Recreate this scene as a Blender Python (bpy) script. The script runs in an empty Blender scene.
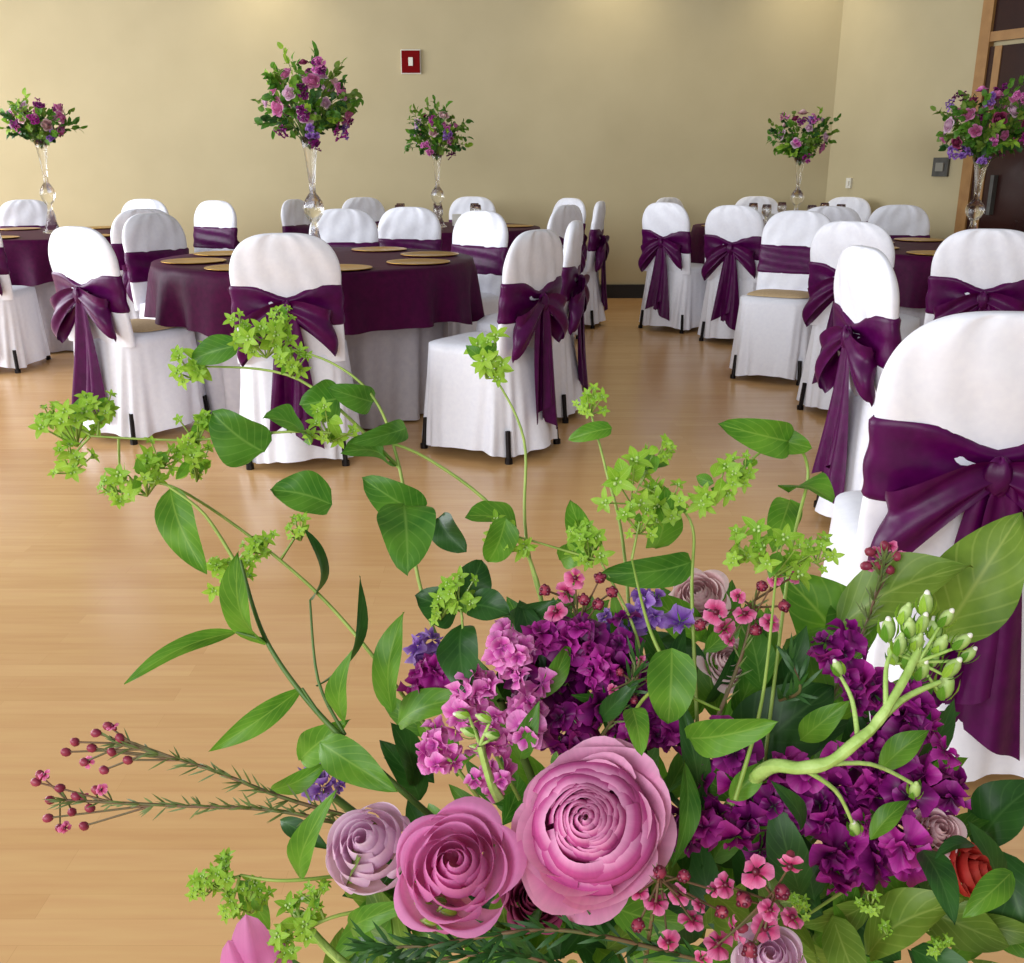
import bpy, math, random
from mathutils import Vector, Matrix
random.seed(7)
S=bpy.context.scene
COL=S.collection
S.view_settings.view_transform='Standard'
V=Vector
TH=math.atan(313/1000.0); FP=1000.0; H=1.2
CAM=V((0,0,H))
FW=V((0,math.cos(TH),-math.sin(TH))); UP=V((0,math.sin(TH),math.cos(TH))); RT=V((1,0,0))
cd=bpy.data.cameras.new('camera'); cam=bpy.data.objects.new('camera',cd); COL.objects.link(cam)
cam.location=CAM; cam.rotation_euler=(math.pi/2-TH,0,0)
cd.sensor_width=36; cd.lens=FP/1024*36; cd.clip_start=.01
S.camera=cam
def ray(u,v): return FW+RT*((u-512)/FP)+UP*((481.5-v)/FP)
def P(u,v,d): return CAM+ray(u,v)*d
def onplane(u,v,p0,n):
    r=ray(u,v); return CAM+r*((p0-CAM).dot(n)/r.dot(n))
def lin(c): 
    return tuple(((x/255)/12.92 if x/255<=.04045 else ((x/255+.055)/1.055)**2.4) for x in c)+(1,)
# ---------------- materials
def newmat(name):
    m=bpy.data.materials.new(name); m.use_nodes=True
    nt=m.node_tree; b=nt.nodes['Principled BSDF']; return m,nt,b
def noise_mix(nt,c1,c2,scale,coord='Object',detail=4,stretch=None,w=(.3,.7)):
    tc=nt.nodes.new('ShaderNodeTexCoord'); n=nt.nodes.new('ShaderNodeTexNoise')
    n.inputs['Scale'].default_value=scale; n.inputs['Detail'].default_value=detail
    src=tc.outputs[coord]
    nt.links.new(src,n.inputs['Vector'])
    r=nt.nodes.new('ShaderNodeValToRGB'); r.color_ramp.elements[0].position=w[0]; r.color_ramp.elements[1].position=w[1]
    r.color_ramp.elements[0].color=c1; r.color_ramp.elements[1].color=c2
    nt.links.new(n.outputs['Fac'],r.inputs[0]); return r,n
def bump(nt,b,src,st,dist=.01):
    k=nt.nodes.new('ShaderNodeBump'); k.inputs['Strength'].default_value=st; k.inputs['Distance'].default_value=dist
    nt.links.new(src,k.inputs['Height']); nt.links.new(k.outputs[0],b.inputs['Normal'])
def plain(name,c,c2=None,rough=.5,scale=20,bst=0,metal=0,spec=.5,bscale=None):
    m,nt,b=newmat(name)
    r,n=noise_mix(nt,lin(c),lin(c2 or c),scale)
    nt.links.new(r.outputs[0],b.inputs['Base Color'])
    b.inputs['Roughness'].default_value=rough; b.inputs['Metallic'].default_value=metal
    b.inputs['Specular IOR Level'].default_value=spec
    if bst:
        if bscale:
            n2=nt.nodes.new('ShaderNodeTexNoise'); n2.inputs['Scale'].default_value=bscale; n2.inputs['Detail'].default_value=2
            tc=nt.nodes.new('ShaderNodeTexCoord'); nt.links.new(tc.outputs['Object'],n2.inputs['Vector']); bump(nt,b,n2.outputs['Fac'],bst,.03)
        else: bump(nt,b,n.outputs['Fac'],bst)
    return m
def translucent_out(nt,b,colsock,fac):
    out=[n for n in nt.nodes if n.type=='OUTPUT_MATERIAL'][0]
    t=nt.nodes.new('ShaderNodeBsdfTranslucent'); mx=nt.nodes.new('ShaderNodeMixShader'); mx.inputs[0].default_value=fac
    nt.links.new(colsock,t.inputs[0]); nt.links.new(b.outputs[0],mx.inputs[1]); nt.links.new(t.outputs[0],mx.inputs[2])
    nt.links.new(mx.outputs[0],out.inputs[0])
def leafmat(name,c,c2,vein,rough=.4,tr=.3):
    m,nt,b=newmat(name)
    r,n=noise_mix(nt,lin(c),lin(c2),45)
    uv=nt.nodes.new('ShaderNodeUVMap'); sp=nt.nodes.new('ShaderNodeSeparateXYZ'); nt.links.new(uv.outputs[0],sp.inputs[0])
    def M(op,a,bb=None,clamp=False):
        k=nt.nodes.new('ShaderNodeMath'); k.operation=op; k.use_clamp=clamp
        for i,x in enumerate((a,bb)):
            if x is None: continue
            if isinstance(x,(int,float)): k.inputs[i].default_value=x
            else: nt.links.new(x,k.inputs[i])
        return k.outputs[0]
    ax=M('ABSOLUTE',M('SUBTRACT',sp.outputs[0],.5))
    mid=M('SUBTRACT',1,M('MULTIPLY',ax,26),True)
    sv=M('SINE',M('MULTIPLY',M('SUBTRACT',sp.outputs[1],M('MULTIPLY',ax,.7)),44))
    sv=M('MULTIPLY',M('SUBTRACT',sv,.8),2.2,True)
    f=M('MAXIMUM',mid,sv,True); f=M('MULTIPLY',f,.68)
    mx=nt.nodes.new('ShaderNodeMixRGB'); nt.links.new(f,mx.inputs[0]); nt.links.new(r.outputs[0],mx.inputs[1]); mx.inputs[2].default_value=lin(vein)
    nt.links.new(mx.outputs[0],b.inputs['Base Color']); b.inputs['Roughness'].default_value=rough
    b.inputs['Specular IOR Level'].default_value=.4
    translucent_out(nt,b,mx.outputs[0],tr); return m
def petalmat(name,base,mid,edge,rough=.55,tr=.25,midpos=.6,vein=.3):
    m,nt,b=newmat(name)
    uv=nt.nodes.new('ShaderNodeUVMap'); sp=nt.nodes.new('ShaderNodeSeparateXYZ'); nt.links.new(uv.outputs[0],sp.inputs[0])
    r=nt.nodes.new('ShaderNodeValToRGB'); e=r.color_ramp.elements
    e[0].position=.1; e[0].color=lin(base); e[1].position=.98; e[1].color=lin(edge)
    k=e.new(midpos); k.color=lin(mid)
    nt.links.new(sp.outputs[1],r.inputs[0])
    mp=nt.nodes.new('ShaderNodeMapping'); mp.inputs['Scale'].default_value=(22,1.5,1); nt.links.new(uv.outputs[0],mp.inputs[0])
    n=nt.nodes.new('ShaderNodeTexNoise'); n.inputs['Scale'].default_value=1; nt.links.new(mp.outputs[0],n.inputs['Vector'])
    hs=nt.nodes.new('ShaderNodeHueSaturation'); ma=nt.nodes.new('ShaderNodeMath'); ma.operation='MULTIPLY_ADD'
    nt.links.new(n.outputs['Fac'],ma.inputs[0]); ma.inputs[1].default_value=vein*2; ma.inputs[2].default_value=1-vein
    nt.links.new(ma.outputs[0],hs.inputs['Value']); nt.links.new(r.outputs[0],hs.inputs['Color'])
    nt.links.new(hs.outputs[0],b.inputs['Base Color']); b.inputs['Roughness'].default_value=rough
    b.inputs['Specular IOR Level'].default_value=.3
    translucent_out(nt,b,hs.outputs[0],tr); return m
M_wall=plain('wall_paint',(190,177,140),(195,182,145),.75,3,.03)
M_white=plain('white_polyester',(238,239,250),(244,245,254),.46,60,.3,bscale=6)
M_seat=plain('beige_seat_fabric',(214,186,146),(200,172,130),.8,90,.1)
M_purple=plain('plum_satin',(84,2,76),(68,0,62),.36,30,.1,spec=.25,bscale=16)
M_cloth=plain('plum_tablecloth',(74,0,54),(60,0,46),.55,40,.08,spec=.13,bscale=14)
M_under=plain('grey_white_tablecloth',(205,200,205),(195,190,198),.7,40,.05)
M_leg=plain('dark_metal',(40,36,36),None,.4,metal=.8)
M_black=plain('black_rubber',(22,20,22),None,.5)
M_gold=plain('gold_plate',(205,160,80),(185,140,60),.3,15,metal=.85)
M_wood=plain('door_wood',(172,128,72),(154,110,58),.4,12)
M_door=plain('dark_door_glass',(58,30,24),(44,22,20),.15,3)
M_red=plain('alarm_red',(118,2,8),None,.6,spec=.08)
M_off=plain('offwhite_plastic',(225,222,210),None,.4)
M_grey=plain('grey_plastic',(84,82,78),(66,66,62),.5)
M_stem=plain('green_stem',(158,178,84),(120,150,56),.5,60)
M_stemd=plain('dark_green_stem',(66,104,40),(90,118,50),.5,60)
M_stemp=plain('pale_green_stem',(176,204,116),(148,182,84),.5,90,.3)
M_brown=plain('brown_twig',(120,80,60),(90,92,50),.6,60)
M_budg=plain('pale_green_bud',(186,206,134),(140,172,84),.5,70)
M_budr=plain('crimson_bud',(124,24,58),(160,60,80),.45,150)
M_limeb=leafmat('lime_bract',(120,176,34),(174,212,74),(200,225,120),.5,.42)
M_leafr=leafmat('round_leaf',(50,108,32),(98,154,50),(130,176,80),.45,.45)
M_leafd=leafmat('dark_leaf',(26,66,26),(54,102,38),(76,118,58),.42,.3)
M_leafm=leafmat('mid_leaf',(66,122,30),(114,168,50),(146,186,76),.45,.45)
M_leafo=leafmat('olive_leaf',(90,126,40),(128,160,60),(166,188,94),.42,.42)
M_need=plain('needle_green',(84,100,48),(110,126,60),.6,80)
M_ranp=petalmat('ranunculus_petal',(150,40,102),(202,86,152),(238,164,204),.5,.32,.84,.12)
M_rano=petalmat('ranunculus_guard_petal',(208,98,158),(214,112,170),(240,174,208),.5,.38,vein=.14)
M_rosep=petalmat('pink_rose_petal',(236,162,206),(222,128,184),(230,146,198),tr=.45,vein=.08)
M_rosel=petalmat('lavender_rose_petal',(230,190,218),(228,188,216),(240,212,230),tr=.45,vein=.06)
M_stkp=petalmat('pink_stock_petal',(160,50,140),(208,84,174),(236,154,210))
M_stkd=petalmat('purple_stock_petal',(42,0,40),(96,6,86),(140,28,124),.42,.2)
M_stkm=petalmat('magenta_stock_petal',(84,6,74),(152,18,126),(186,60,160),.45,.25)
M_stkv=petalmat('violet_petal',(80,40,130),(134,80,180),(170,130,205))
M_wax=petalmat('waxflower_petal',(110,10,48),(196,58,116),(226,130,172),midpos=.5)
M_redp=petalmat('coral_petal',(160,24,24),(190,44,40),(204,74,64),vein=.1)
M_dusty=petalmat('dusty_pink_petal',(200,140,150),(222,176,182),(238,208,210),vein=.1)
M_burg=petalmat('burgundy_petal',(80,10,40),(120,24,70),(150,60,100),vein=.15)
M_burgc=plain('dark_crimson_centre',(92,10,40),None,.4)
M_lime2=plain('flower_centre_green',(150,160,70),(120,60,70),.5,200)
def glassmat():
    m,nt,b=newmat('clear_glass')
    out=[n for n in nt.nodes if n.type=='OUTPUT_MATERIAL'][0]
    t=nt.nodes.new('ShaderNodeBsdfTransparent'); g=nt.nodes.new('ShaderNodeBsdfGlass'); g.inputs['Roughness'].default_value=.02; g.inputs['IOR'].default_value=1.45
    mx=nt.nodes.new('ShaderNodeMixShader'); mx.inputs[0].default_value=.65
    nt.links.new(t.outputs[0],mx.inputs[1]); nt.links.new(g.outputs[0],mx.inputs[2]); nt.links.new(mx.outputs[0],out.inputs[0]); return m
M_glass=glassmat()
def floormat():
    m,nt,b=newmat('maple_floor')
    tc=nt.nodes.new('ShaderNodeTexCoord')
    br=nt.nodes.new('ShaderNodeTexBrick'); nt.links.new(tc.outputs['Object'],br.inputs['Vector'])
    br.inputs['Scale'].default_value=1; br.inputs['Brick Width'].default_value=.8; br.inputs['Row Height'].default_value=.06
    br.inputs['Mortar Size'].default_value=.0004; br.inputs['Color1'].default_value=lin((220,174,117)); br.inputs['Color2'].default_value=lin((212,164,107)); br.inputs['Mortar'].default_value=lin((202,154,98))
    mp=nt.nodes.new('ShaderNodeMapping'); mp.inputs['Scale'].default_value=(2,22,1); nt.links.new(tc.outputs['Object'],mp.inputs[0])
    n=nt.nodes.new('ShaderNodeTexNoise'); n.inputs['Scale'].default_value=2; n.inputs['Detail'].default_value=6; nt.links.new(mp.outputs[0],n.inputs['Vector'])
    mx=nt.nodes.new('ShaderNodeMixRGB'); mx.blend_type='OVERLAY'; mx.inputs[0].default_value=.18
    nt.links.new(br.outputs['Color'],mx.inputs[1]); nt.links.new(n.outputs['Fac'],mx.inputs[2])
    nt.links.new(mx.outputs[0],b.inputs['Base Color']); b.inputs['Roughness'].default_value=.24
    b.inputs['Specular IOR Level'].default_value=.6
    return m
M_floor=floormat()
# ---------------- mesh builder
class MB:
    def __init__(s): s.v=[];s.f=[];s.uv=[];s.mi=[];s.mats=[]
    def mid(s,m):
        if m not in s.mats: s.mats.append(m)
        return s.mats.index(m)
    def grid(s,fn,nu,nv,mat):
        k=s.mid(mat); b=len(s.v)
        for j in range(nv+1):
            for i in range(nu+1):
                s.v.append(V(fn(i/nu,j/nv))); s.uv.append((i/nu,j/nv))
        for j in range(nv):
            for i in range(nu):
                a=b+j*(nu+1)+i
                s.f.append((a,a+1,a+nu+2,a+nu+1)); s.mi.append(k)
    def tube(s,pts,r0,r1,mat,n=6,sub=5,lump=0):
        pts=[V(p) for p in pts]
        if len(pts)>2:
            q=[]
            for i in range(len(pts)-1):
                p0=pts[max(i-1,0)];p1=pts[i];p2=pts[i+1];p3=pts[min(i+2,len(pts)-1)]
                for k in range(sub):
                    t=k/sub
                    q.append(.5*((2*p1)+(p2-p0)*t+(2*p0-5*p1+4*p2-p3)*t*t+(3*p1-p0-3*p2+p3)*t**3))
            q.append(pts[-1]); pts=q
        m=len(pts)-1
        fr=[]
        for i,p in enumerate(pts):
            d=(pts[min(i+1,m)]-pts[max(i-1,0)]).normalized()
            a=d.cross(V((.3,.2,1))).normalized(); fr.append((p,a,d.cross(a)))
        def fn(u,v):
            i=int(round(v*m)); p,a,c=fr[i]; r=r0+(r1-r0)*v; t=u*2*math.pi
            if lump: r*=1+lump*(math.sin(v*37)+.6*math.sin(v*61+t*2)+.5*math.sin(t*3))
            return p+a*(r*math.cos(t))+c*(r*math.sin(t))
        s.grid(fn,n,m,mat); return pts
    def ball(s,c,r,mat,axis=None,el=1,nu=8,nv=6):
        c=V(c); ax=(axis or V((0,0,1))).normalized(); a=ax.orthogonal().normalized(); d=ax.cross(a)
        def fn(u,v):
            t=u*2*math.pi;p=v*math.pi
            return c+(a*math.cos(t)+d*math.sin(t))*(r*math.sin(p))-ax*(r*el*math.cos(p))
        s.grid(fn,nu,nv,mat)
    def box(s,c,sz,mat,R=None):
        k=s.mid(mat); b=len(s.v); c=V(c)
        for x in(-1,1):
            for y in(-1,1):
                for z in(-1,1):
                    p=V((x*sz[0]/2,y*sz[1]/2,z*sz[2]/2))
                    if R: p=R@p
                    s.v.append(c+p); s.uv.append((x*.5+.5,z*.5+.5))
        for f in((0,1,3,2),(4,6,7,5),(0,4,5,1),(2,3,7,6),(0,2,6,4),(1,5,7,3)):
            s.f.append(tuple(b+i for i in f)); s.mi.append(k)
    def lathe(s,c,prof,mat,n=24):
        c=V(c)
        m=len(prof)-1
        def fn(u,v):
            r,z=prof[int(round(v*m))]; t=u*2*math.pi
            return c+V((r*math.cos(t),r*math.sin(t),z))
        s.grid(fn,n,m,mat)
    def mesh(s,name,off=V((0,0,0)),smooth=True):
        me=bpy.data.meshes.new(name); me.from_pydata([p-off for p in s.v],[],s.f)
        for m in s.mats: me.materials.append(m)
        uvl=me.uv_layers.new(name='UVMap'); arr=[]
        for f in s.f:
            for i in f: arr.extend(s.uv[i])
        uvl.data.foreach_set('uv',arr); me.polygons.foreach_set('material_index',s.mi)
        me.polygons.foreach_set('use_smooth',[smooth]*len(s.f)); me.update()
        return me
def part(mb,name,parent=None,ploc=V((0,0,0)),smooth=True,weld=False,center=True):
    off=V((0,0,0))
    if center:
        n=len(mb.v); off=sum(mb.v,V((0,0,0)))/n
    me=mb.mesh(name,off,smooth)
    if weld:
        import bmesh
        bm=bmesh.new(); bm.from_mesh(me); bmesh.ops.remove_doubles(bm,verts=bm.verts,dist=1e-5); bmesh.ops.recalc_face_normals(bm,faces=bm.faces); bm.to_mesh(me); bm.free()
    o=bpy.data.objects.new(name,me); COL.objects.link(o); o.location=off-ploc
    if parent: o.parent=parent
    return o
def empty(name,loc,label,cat,group=None):
    e=bpy.data.objects.new(name,None); e.empty_display_size=.1; COL.objects.link(e); e.location=loc
    e['label']=label; e['category']=cat
    if group: e['group']=group
    return e
def struct(o): o['kind']='structure'; return o
# ---------------- room
YW=9.8; CX=2.96
E=V((.562,-1,0)).normalized(); NR=V((-1,-.562,0)).normalized()
C0=V((CX,YW,0))
m=MB(); m.box((-1.5,4.2,-.05),(15,15.6,.1),M_floor); struct(part(m,'floor',smooth=False,center=False))
m=MB(); m.box(((CX-9)/2,YW+.1,1.7),(CX+9,.2,3.4),M_wall); struct(part(m,'wall_back',smooth=False))
Rw=Matrix.Rotation(math.atan2(E.y,E.x),3,'Z')
m=MB(); m.box(C0+E*3.2-NR*.1+V((0,0,1.7)),(6.4,.2,3.4),M_wall,Rw); struct(part(m,'wall_right',smooth=False))
m=MB(); m.box(((CX-9)/2,YW-.01,.065),(CX+9-.02,.02,.13),M_black); struct(part(m,'baseboard_back',smooth=False))
m=MB(); m.box(C0+E*.86+NR*.01+V((0,0,.065)),(1.7,.02,.13),M_black,Rw); struct(part(m,'baseboard_right',smooth=False))
pd=onplane(968,150,C0,NR); t0=(pd-C0).dot(E)
d=empty('door_1',C0+E*(t0+.6),'wood-framed entrance door with dark panes','door'); d['kind']='structure'
dl=d.location.copy()
def wb(name,t,z,w,h,th,mat,o=0.0):
    m=MB(); m.box(C0+E*t+NR*(th/2+o)+V((0,0,z)),(w,th,h),mat,Rw); return part(m,name,d,dl,smooth=False)
wb('door_panel',t0+.75,1.05,1.3,2.1,.04,M_door)
wb('transom_window',t0+.75,2.7,1.3,1.0,.03,M_door)
wb('door_frame',t0+.06,1.68,.095,3.35,.06,M_wood)
wb('door_frame',t0+1.44,1.68,.095,3.35,.06,M_wood)
wb('door_frame',t0+.75,2.17,1.3,.07,.055,M_wood)
wb('door_stile',t0+.19,1.05,.06,2.1,.05,M_wood)
wb('door_handle',t0+.32,1.0,.03,.3,.05,M_grey,.04)
p=onplane(411,62,V((0,YW,0)),V((0,1,0)))
e=empty('fire_alarm',p,'red fire alarm box on white wall plate','fire alarm')
m=MB(); m.box(p+V((0,-.01,0)),(.18,.02,.205),M_off); part(m,'mounting_plate',e,p,False)
m=MB(); m.box(p+V((0,-.02,0)),(.164,.03,.188),M_red); part(m,'alarm_body',e,p,False)
m=MB(); m.box(p+V((0,-.04,0)),(.04,.012,.07),M_off); part(m,'alarm_strobe',e,p,False)
def wallbox(u,v,w,h,name,label,cat,m1,m2):
    p=onplane(u,v,C0,NR); e=empty(name,p,label,cat)
    m=MB(); m.box(p+NR*.012,(w,.024,h),m1,Rw); part(m,'cover_plate',e,p,False)
    m=MB(); m.box(p+NR*.03,(w*.5,.014,h*.45),m2,Rw); part(m,'panel_face',e,p,False)
wallbox(942,167,.15,.15,'wall_control_panel','dark grey square control panel mounted on the wall','control panel',M_grey,plain('panel_face_grey',(140,138,128)))
wallbox(850,183,.055,.09,'light_switch','small off-white light switch on beige wall','light switch',M_off,M_off)
# ---------------- chair prototype
def sup(t,ex):
    c,s=math.cos(t),math.sin(t)
    return math.copysign(abs(c)**(2/ex),c),math.copysign(abs(s)**(2/ex),s)
def lean(z): return -.215-(z-.46)*.12
def build_chair():
    e=bpy.data.objects.new('banquet_chair',None); COL.objects.link(e)
    m=MB()
    def skirt(u,v):
        z=.475-.44*v; t=u*2*math.pi; x,y=sup(t,4.2-1.1*v)
        k=v**1.1
        hx=.218+.028*v; yb=-.252-.055*v; yf=.2+.05*v
        pl=math.sin(t*7+.6)+.7*math.sin(t*12+2)+.6*math.sin(t*4+1)+.55*math.sin(t*23+v)+.5*math.sin(t*17+3*v)
        f=1+k*.042*pl
        yc=(yb+yf)/2; hy=(yf-yb)/2
        return (x*hx*f,yc+y*hy*f,max(.024,z+.012*math.sin(t*4+1)*k))
    m.grid(skirt,160,14,M_white)
    def top(u,v):
        t=u*2*math.pi; x,y=sup(t,4.2); k=v
        return (x*.218*k,-.026+y*.226*k,.475+.02*(1-k**4))
    m.grid(top,160,5,M_white)
    def back(u,v):
        t=u*2*math.pi; x,y=sup(t,2.6)
        if v<.5:
            z=.44+(.79-.44)*v/.5; a=0
        else:
            a=(v-.5)/.5*math.pi/2; z=.79+.17*math.sin(a)**.95
        hw=.218*max(math.cos(a),0)**.62+.0005; th=.036*max(math.cos(a),0)**.45+.0005
        hw-= .008*math.exp(-((z-.68)/.07)**2)
        wr=.003*math.sin(z*40+x*6)+.003*math.sin(x*14+z*18)
        return (x*hw,lean(z)+y*(th+wr*(1 if a<1.3 else 0)),z)
    m.grid(back,64,40,M_white)
    part(m,'chair_cover',e,center=False,weld=True)
    m=MB()
    def cush(u,v):
        t=u*2*math.pi; x,y=sup(t,4); k=math.sin(v*math.pi/2)
        return (x*.185*k,.0+y*.16*k,.490+.022*math.cos(v*math.pi/2))
    m.grid(cush,40,6,M_seat); part(m,'seat_cushion',e,center=False)
    m=MB()
    def sash(u,v):
        t=u*2*math.pi; x,y=sup(t,2.6)
        g=math.exp(-(x/.35)**2) if y<0 else 0
        hh=.082-.034*g; z=.675+(v-.5)*2*hh-.012*g
        hw=.222+.003*math.sin(v*12+t*3); th=.044+.006*math.sin(v*13+t*2)*(.4+g)
        if v in(0,1): th-=.006;hw-=.006
        return (x*hw,lean(z)+y*th,z)
    m.grid(sash,72,20,M_purple); part(m,'sash_band',e,center=False)
    ky=lean(.665)-.06
    m=MB()
    def knot(u,v):
        t=u*2*math.pi;p=v*math.pi; r=.027
        fx=1+.10*math.sin(t*4)
        return (r*math.sin(p)*math.cos(t)*fx,ky-.005+r*.7*math.sin(p)*math.sin(t)*fx,.665-r*1.35*math.cos(p)+.004*math.sin(t*4))
    m.grid(knot,24,8,M_purple); part(m,'bow_knot',e,center=False)
    for sg in(-1,1):
        m=MB()
        def loop(u,v,sg=sg):
            a=u*2*math.pi
            L=.195 if sg<0 else .18
            x=L*(.5-.5*math.cos(a)); yy=.045*math.sin(a)*(.3+.7*x/L)
            w=.016+.074*(x/L)**.65
            z=.665-(.125 if sg<0 else .09)*(x/L)**1.4+(v-.5)*2*w+.005*math.sin(v*8+x*20)
            if a>math.pi: z-=.018
            fold=.009*math.sin(v*10+x*8)*(1-.3*x/L)
            return (sg*(x+.014*math.sin(v*6)*(x/L)),ky-.004-yy+.01*(x/L)+fold,z)
        m.grid(loop,28,18,M_purple); part(m,'bow_loop',e,center=False)
    for sg,L,sx in((-1,.45,.02),(1,.52,-.005)):
        m=MB()
        def tail(u,v,sg=sg,L=L,sx=sx):
            w=.018+.056*v**.6
            x=sg*(.012+.035*v)+sx*v+(u-.5)*2*w
            z=.65-L*v-(u-.5)*.08*v*sg
            y=ky+.0-.013*math.sin(u*8+v*2.4+sg)*(.4+v)+.028*math.sin(v*math.pi)*.2-.022*v
            return (x,y-.004*(sg+1),z)
        m.grid(tail,18,18,M_purple); part(m,'sash_tail',e,center=False)
    for x in(-.19,.19):
        for y in(-.25,.19):
            m=MB(); m.tube([V((x,y,.14)),V((x*1.04,y*1.04,.012))],.011,.011,M_leg,8); m.tube([V((x*1.04,y*1.04,.022)),V((x*1.04,y*1.04,0.0))],.017,.017,M_leg,8)
            part(m,'leg',e,center=False)
    return e
proto=build_chair(); pk=list(proto.children); first=True
def put(loc,f,label,group,sc=1.0,cushion=False):
    global first
    if first: e=proto; first=False
    else:
        e=proto.copy(); COL.objects.link(e)
        for c in pk:
            if c.name.startswith('seat_cushion') and not cushion: continue
            k=c.copy(); k.parent=e; COL.objects.link(k)
    e.location=loc; e.rotation_euler=(0,0,math.atan2(-f.x,f.y)); e.scale=(sc,sc,sc)
    e['label']=label; e['category']='chair'; e['group']=group
def chair(u,Y,fx,fy,label,group,sc=1.0,T=None,cushion=False):
    X=(u-512)/FP*(Y*math.cos(TH)+.3*math.sin(TH))
    f=V((fx,fy,0)).normalized(); loc=V((X,Y,0))+f*.26
    if T:
        dd=loc-T
        mn=1.0 if T.x>2 else .93
        if dd.length<mn: loc=T+dd.normalized()*mn
    put(loc,f,label,group,sc,cushion)
L0='white-covered chair with plum sash bow'
T1=V((-1.0,5.22,0)); T0=V((-3.28,7.35,0)); T3=V((-.58,8.1,0)); T4=V((2.25,8.2,0)); T5=V((2.66,5.95,0))
def face(u,Y,T): 
    X=(u-512)/FP*(Y*math.cos(TH)+.09); return (T.x-X,T.y-Y)
def tchair(u,Y,T,lab,grp,rot=0):
    fx,fy=face(u,Y,T); a=math.radians(rot); chair(u,Y,fx*math.cos(a)-fy*math.sin(a),fx*math.sin(a)+fy*math.cos(a),lab,grp,T=T)
def achair(T,ang,lab,grp,dist=1.0,rot=0):
    a=math.radians(ang); o=V((math.cos(a),math.sin(a),0)); b=math.radians(ang+rot)
    put(T+o*dist,V((-math.cos(b),-math.sin(b),0)),lab,grp)
g1='chairs around the plum banquet table with gold plates'
chair(80,4.5,.5,.87,L0+' turned toward plum table',g1)
tchair(288,4.15,T1,L0+' drawn up to plum table',g1,3)
tchair(535,4.25,T1,L0+' and hanging tails by plum table',g1,8)
tchair(573,5.0,T1,L0+' seen edge-on',g1)
tchair(480,6.2,T1,L0+' across the plum table',g1)
tchair(409,6.8,T1,L0+' across the plum table',g1)
tchair(343,6.5,T1,L0+' across the plum table',g1)
tchair(153,5.85,T1,L0+' between two plum tables',g1)
g0='chairs around the plum table by the wall'
for a,dst,r in((272,1.03,0),(318,1.03,0),(38,1.02,25),(80,1.02,0),(122,1.02,0)): achair(T0,a,L0+' at plum table by wall',g0,dst,r)
g3='chairs around the plum table at the back wall'
for a,dst,r in((0,1.0,-12),(-45,1.05,10),(37,1.08,0),(80,1.02,0),(125,1.02,0),(160,1.02,0)): achair(T3,a,L0+' near back wall',g3,dst,r)
g4='chairs around the plum table in the corner'
chair(666,7.75,.7,.7,L0+' bow toward open floor',g4); tchair(738,7.2,T4,L0+' and long sash tails',g4,0)
tchair(830,6.95,T4,L0+' at corner table',g4); tchair(684,9.0,T4,L0+' at corner table',g4)
tchair(760,9.35,T4,L0+' at corner table by wall',g4); tchair(842,9.1,T4,L0+' at corner table by wall',g4)
g5='chairs around the plum table by the door'
chair(799,6.2,-.5,-.86,'white-covered chair turned outward, beige seat showing',g5,cushion=True)
tchair(853,4.95,T5,L0+' at plum table by door',g5); chair(990,4.32,.35,.94,L0+' pulled up to plum table',g5)
tchair(905,7.1,T5,L0+' across plum table by door',g5)
g6='chairs nearest the flower arrangement'
chair(867,3.32,.99,.1,L0+' turned sideways',g6)
chair(1010,1.78,.16,.98,'white-covered chair showing large draped plum bow',g6)
# ---------------- tables
def table(T,R,label,rot=0,seed=0):
    e=empty('banquet_table',T,label,'table','round banquet tables')
    m=MB()
    def under(u,v):
        t=u*2*math.pi; k=max(0,v-.12)/.88; r=R*.84
        if v<=.12: return T+V((r*v/.12*math.cos(t),r*v/.12*math.sin(t),.735))
        r+= .028*k*math.sin(t*17)+.018*k*math.sin(t*29+1)-.05*k
        return T+V((r*math.cos(t),r*math.sin(t),.735-.725*k))
    m.grid(under,144,16,M_under); part(m,'underlay_cloth',e,T)
    m=MB()
    def over(u,v):
        t=u*2*math.pi
        if v<=.4: r=R*v/.4; return T+V((r*math.cos(t),r*math.sin(t),.76))
        k=(v-.4)/.6; drop=.25+.05*max(0,math.cos(4*t+rot))
        r=R+.012*min(1,k*6)+k*(.008+.03*math.sin(t*15+seed)+.016*math.sin(t*26+seed*2))
        return T+V((r*math.cos(t),r*math.sin(t),.76-.012*min(1,k*6)-drop*k))
    m.grid(over,180,20,M_cloth); part(m,'plum_overlay_cloth',e,T)
R0=.8
table(T1,R0,'round table with plum overlay and gold charger plates',.5,1)
table(T0,R0,'round table with plum overlay cloth near the wall',.2,2)
table(T3,R0,'round table with plum overlay cloth by back wall',.9,3)
table(T4,R0,'round table with plum overlay cloth in the corner',0,4)
table(T5,R0,'round table with plum overlay cloth by the door',.4,5)
def scatter(me,T,n,off,r,name,label,cat,grp,z=.7605):
    for i in range(n):
        a=off+i*2*math.pi/n
        o=bpy.data.objects.new(name,me); COL.objects.link(o); o.location=T+V((math.cos(a)*r,math.sin(a)*r,z))
        o['label']=label; o['category']=cat; o['group']=grp
mm=MB(); mm.lathe((0,0,0),[(.0,.003),(.1,.003),(.115,.005),(.145,.009),(.155,.009),(.155,.006),(.11,.0),(.0,.0)],M_gold,40)
PL=mm.mesh('charger_plate')
for T,n,o_,g in((T1,8,.35,'gold plates on the near plum table'),(T5,8,.1,'gold plates on the table by the door'),(T4,6,.1,'gold plates on the corner table'),(T3,6,.1,'gold plates on the back table'),(T0,6,.3,'gold plates on the wall-side table')):
    scatter(PL,T,n,o_,.6,'charger_plate','round gold charger plate on plum tablecloth','plate',g)
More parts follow.
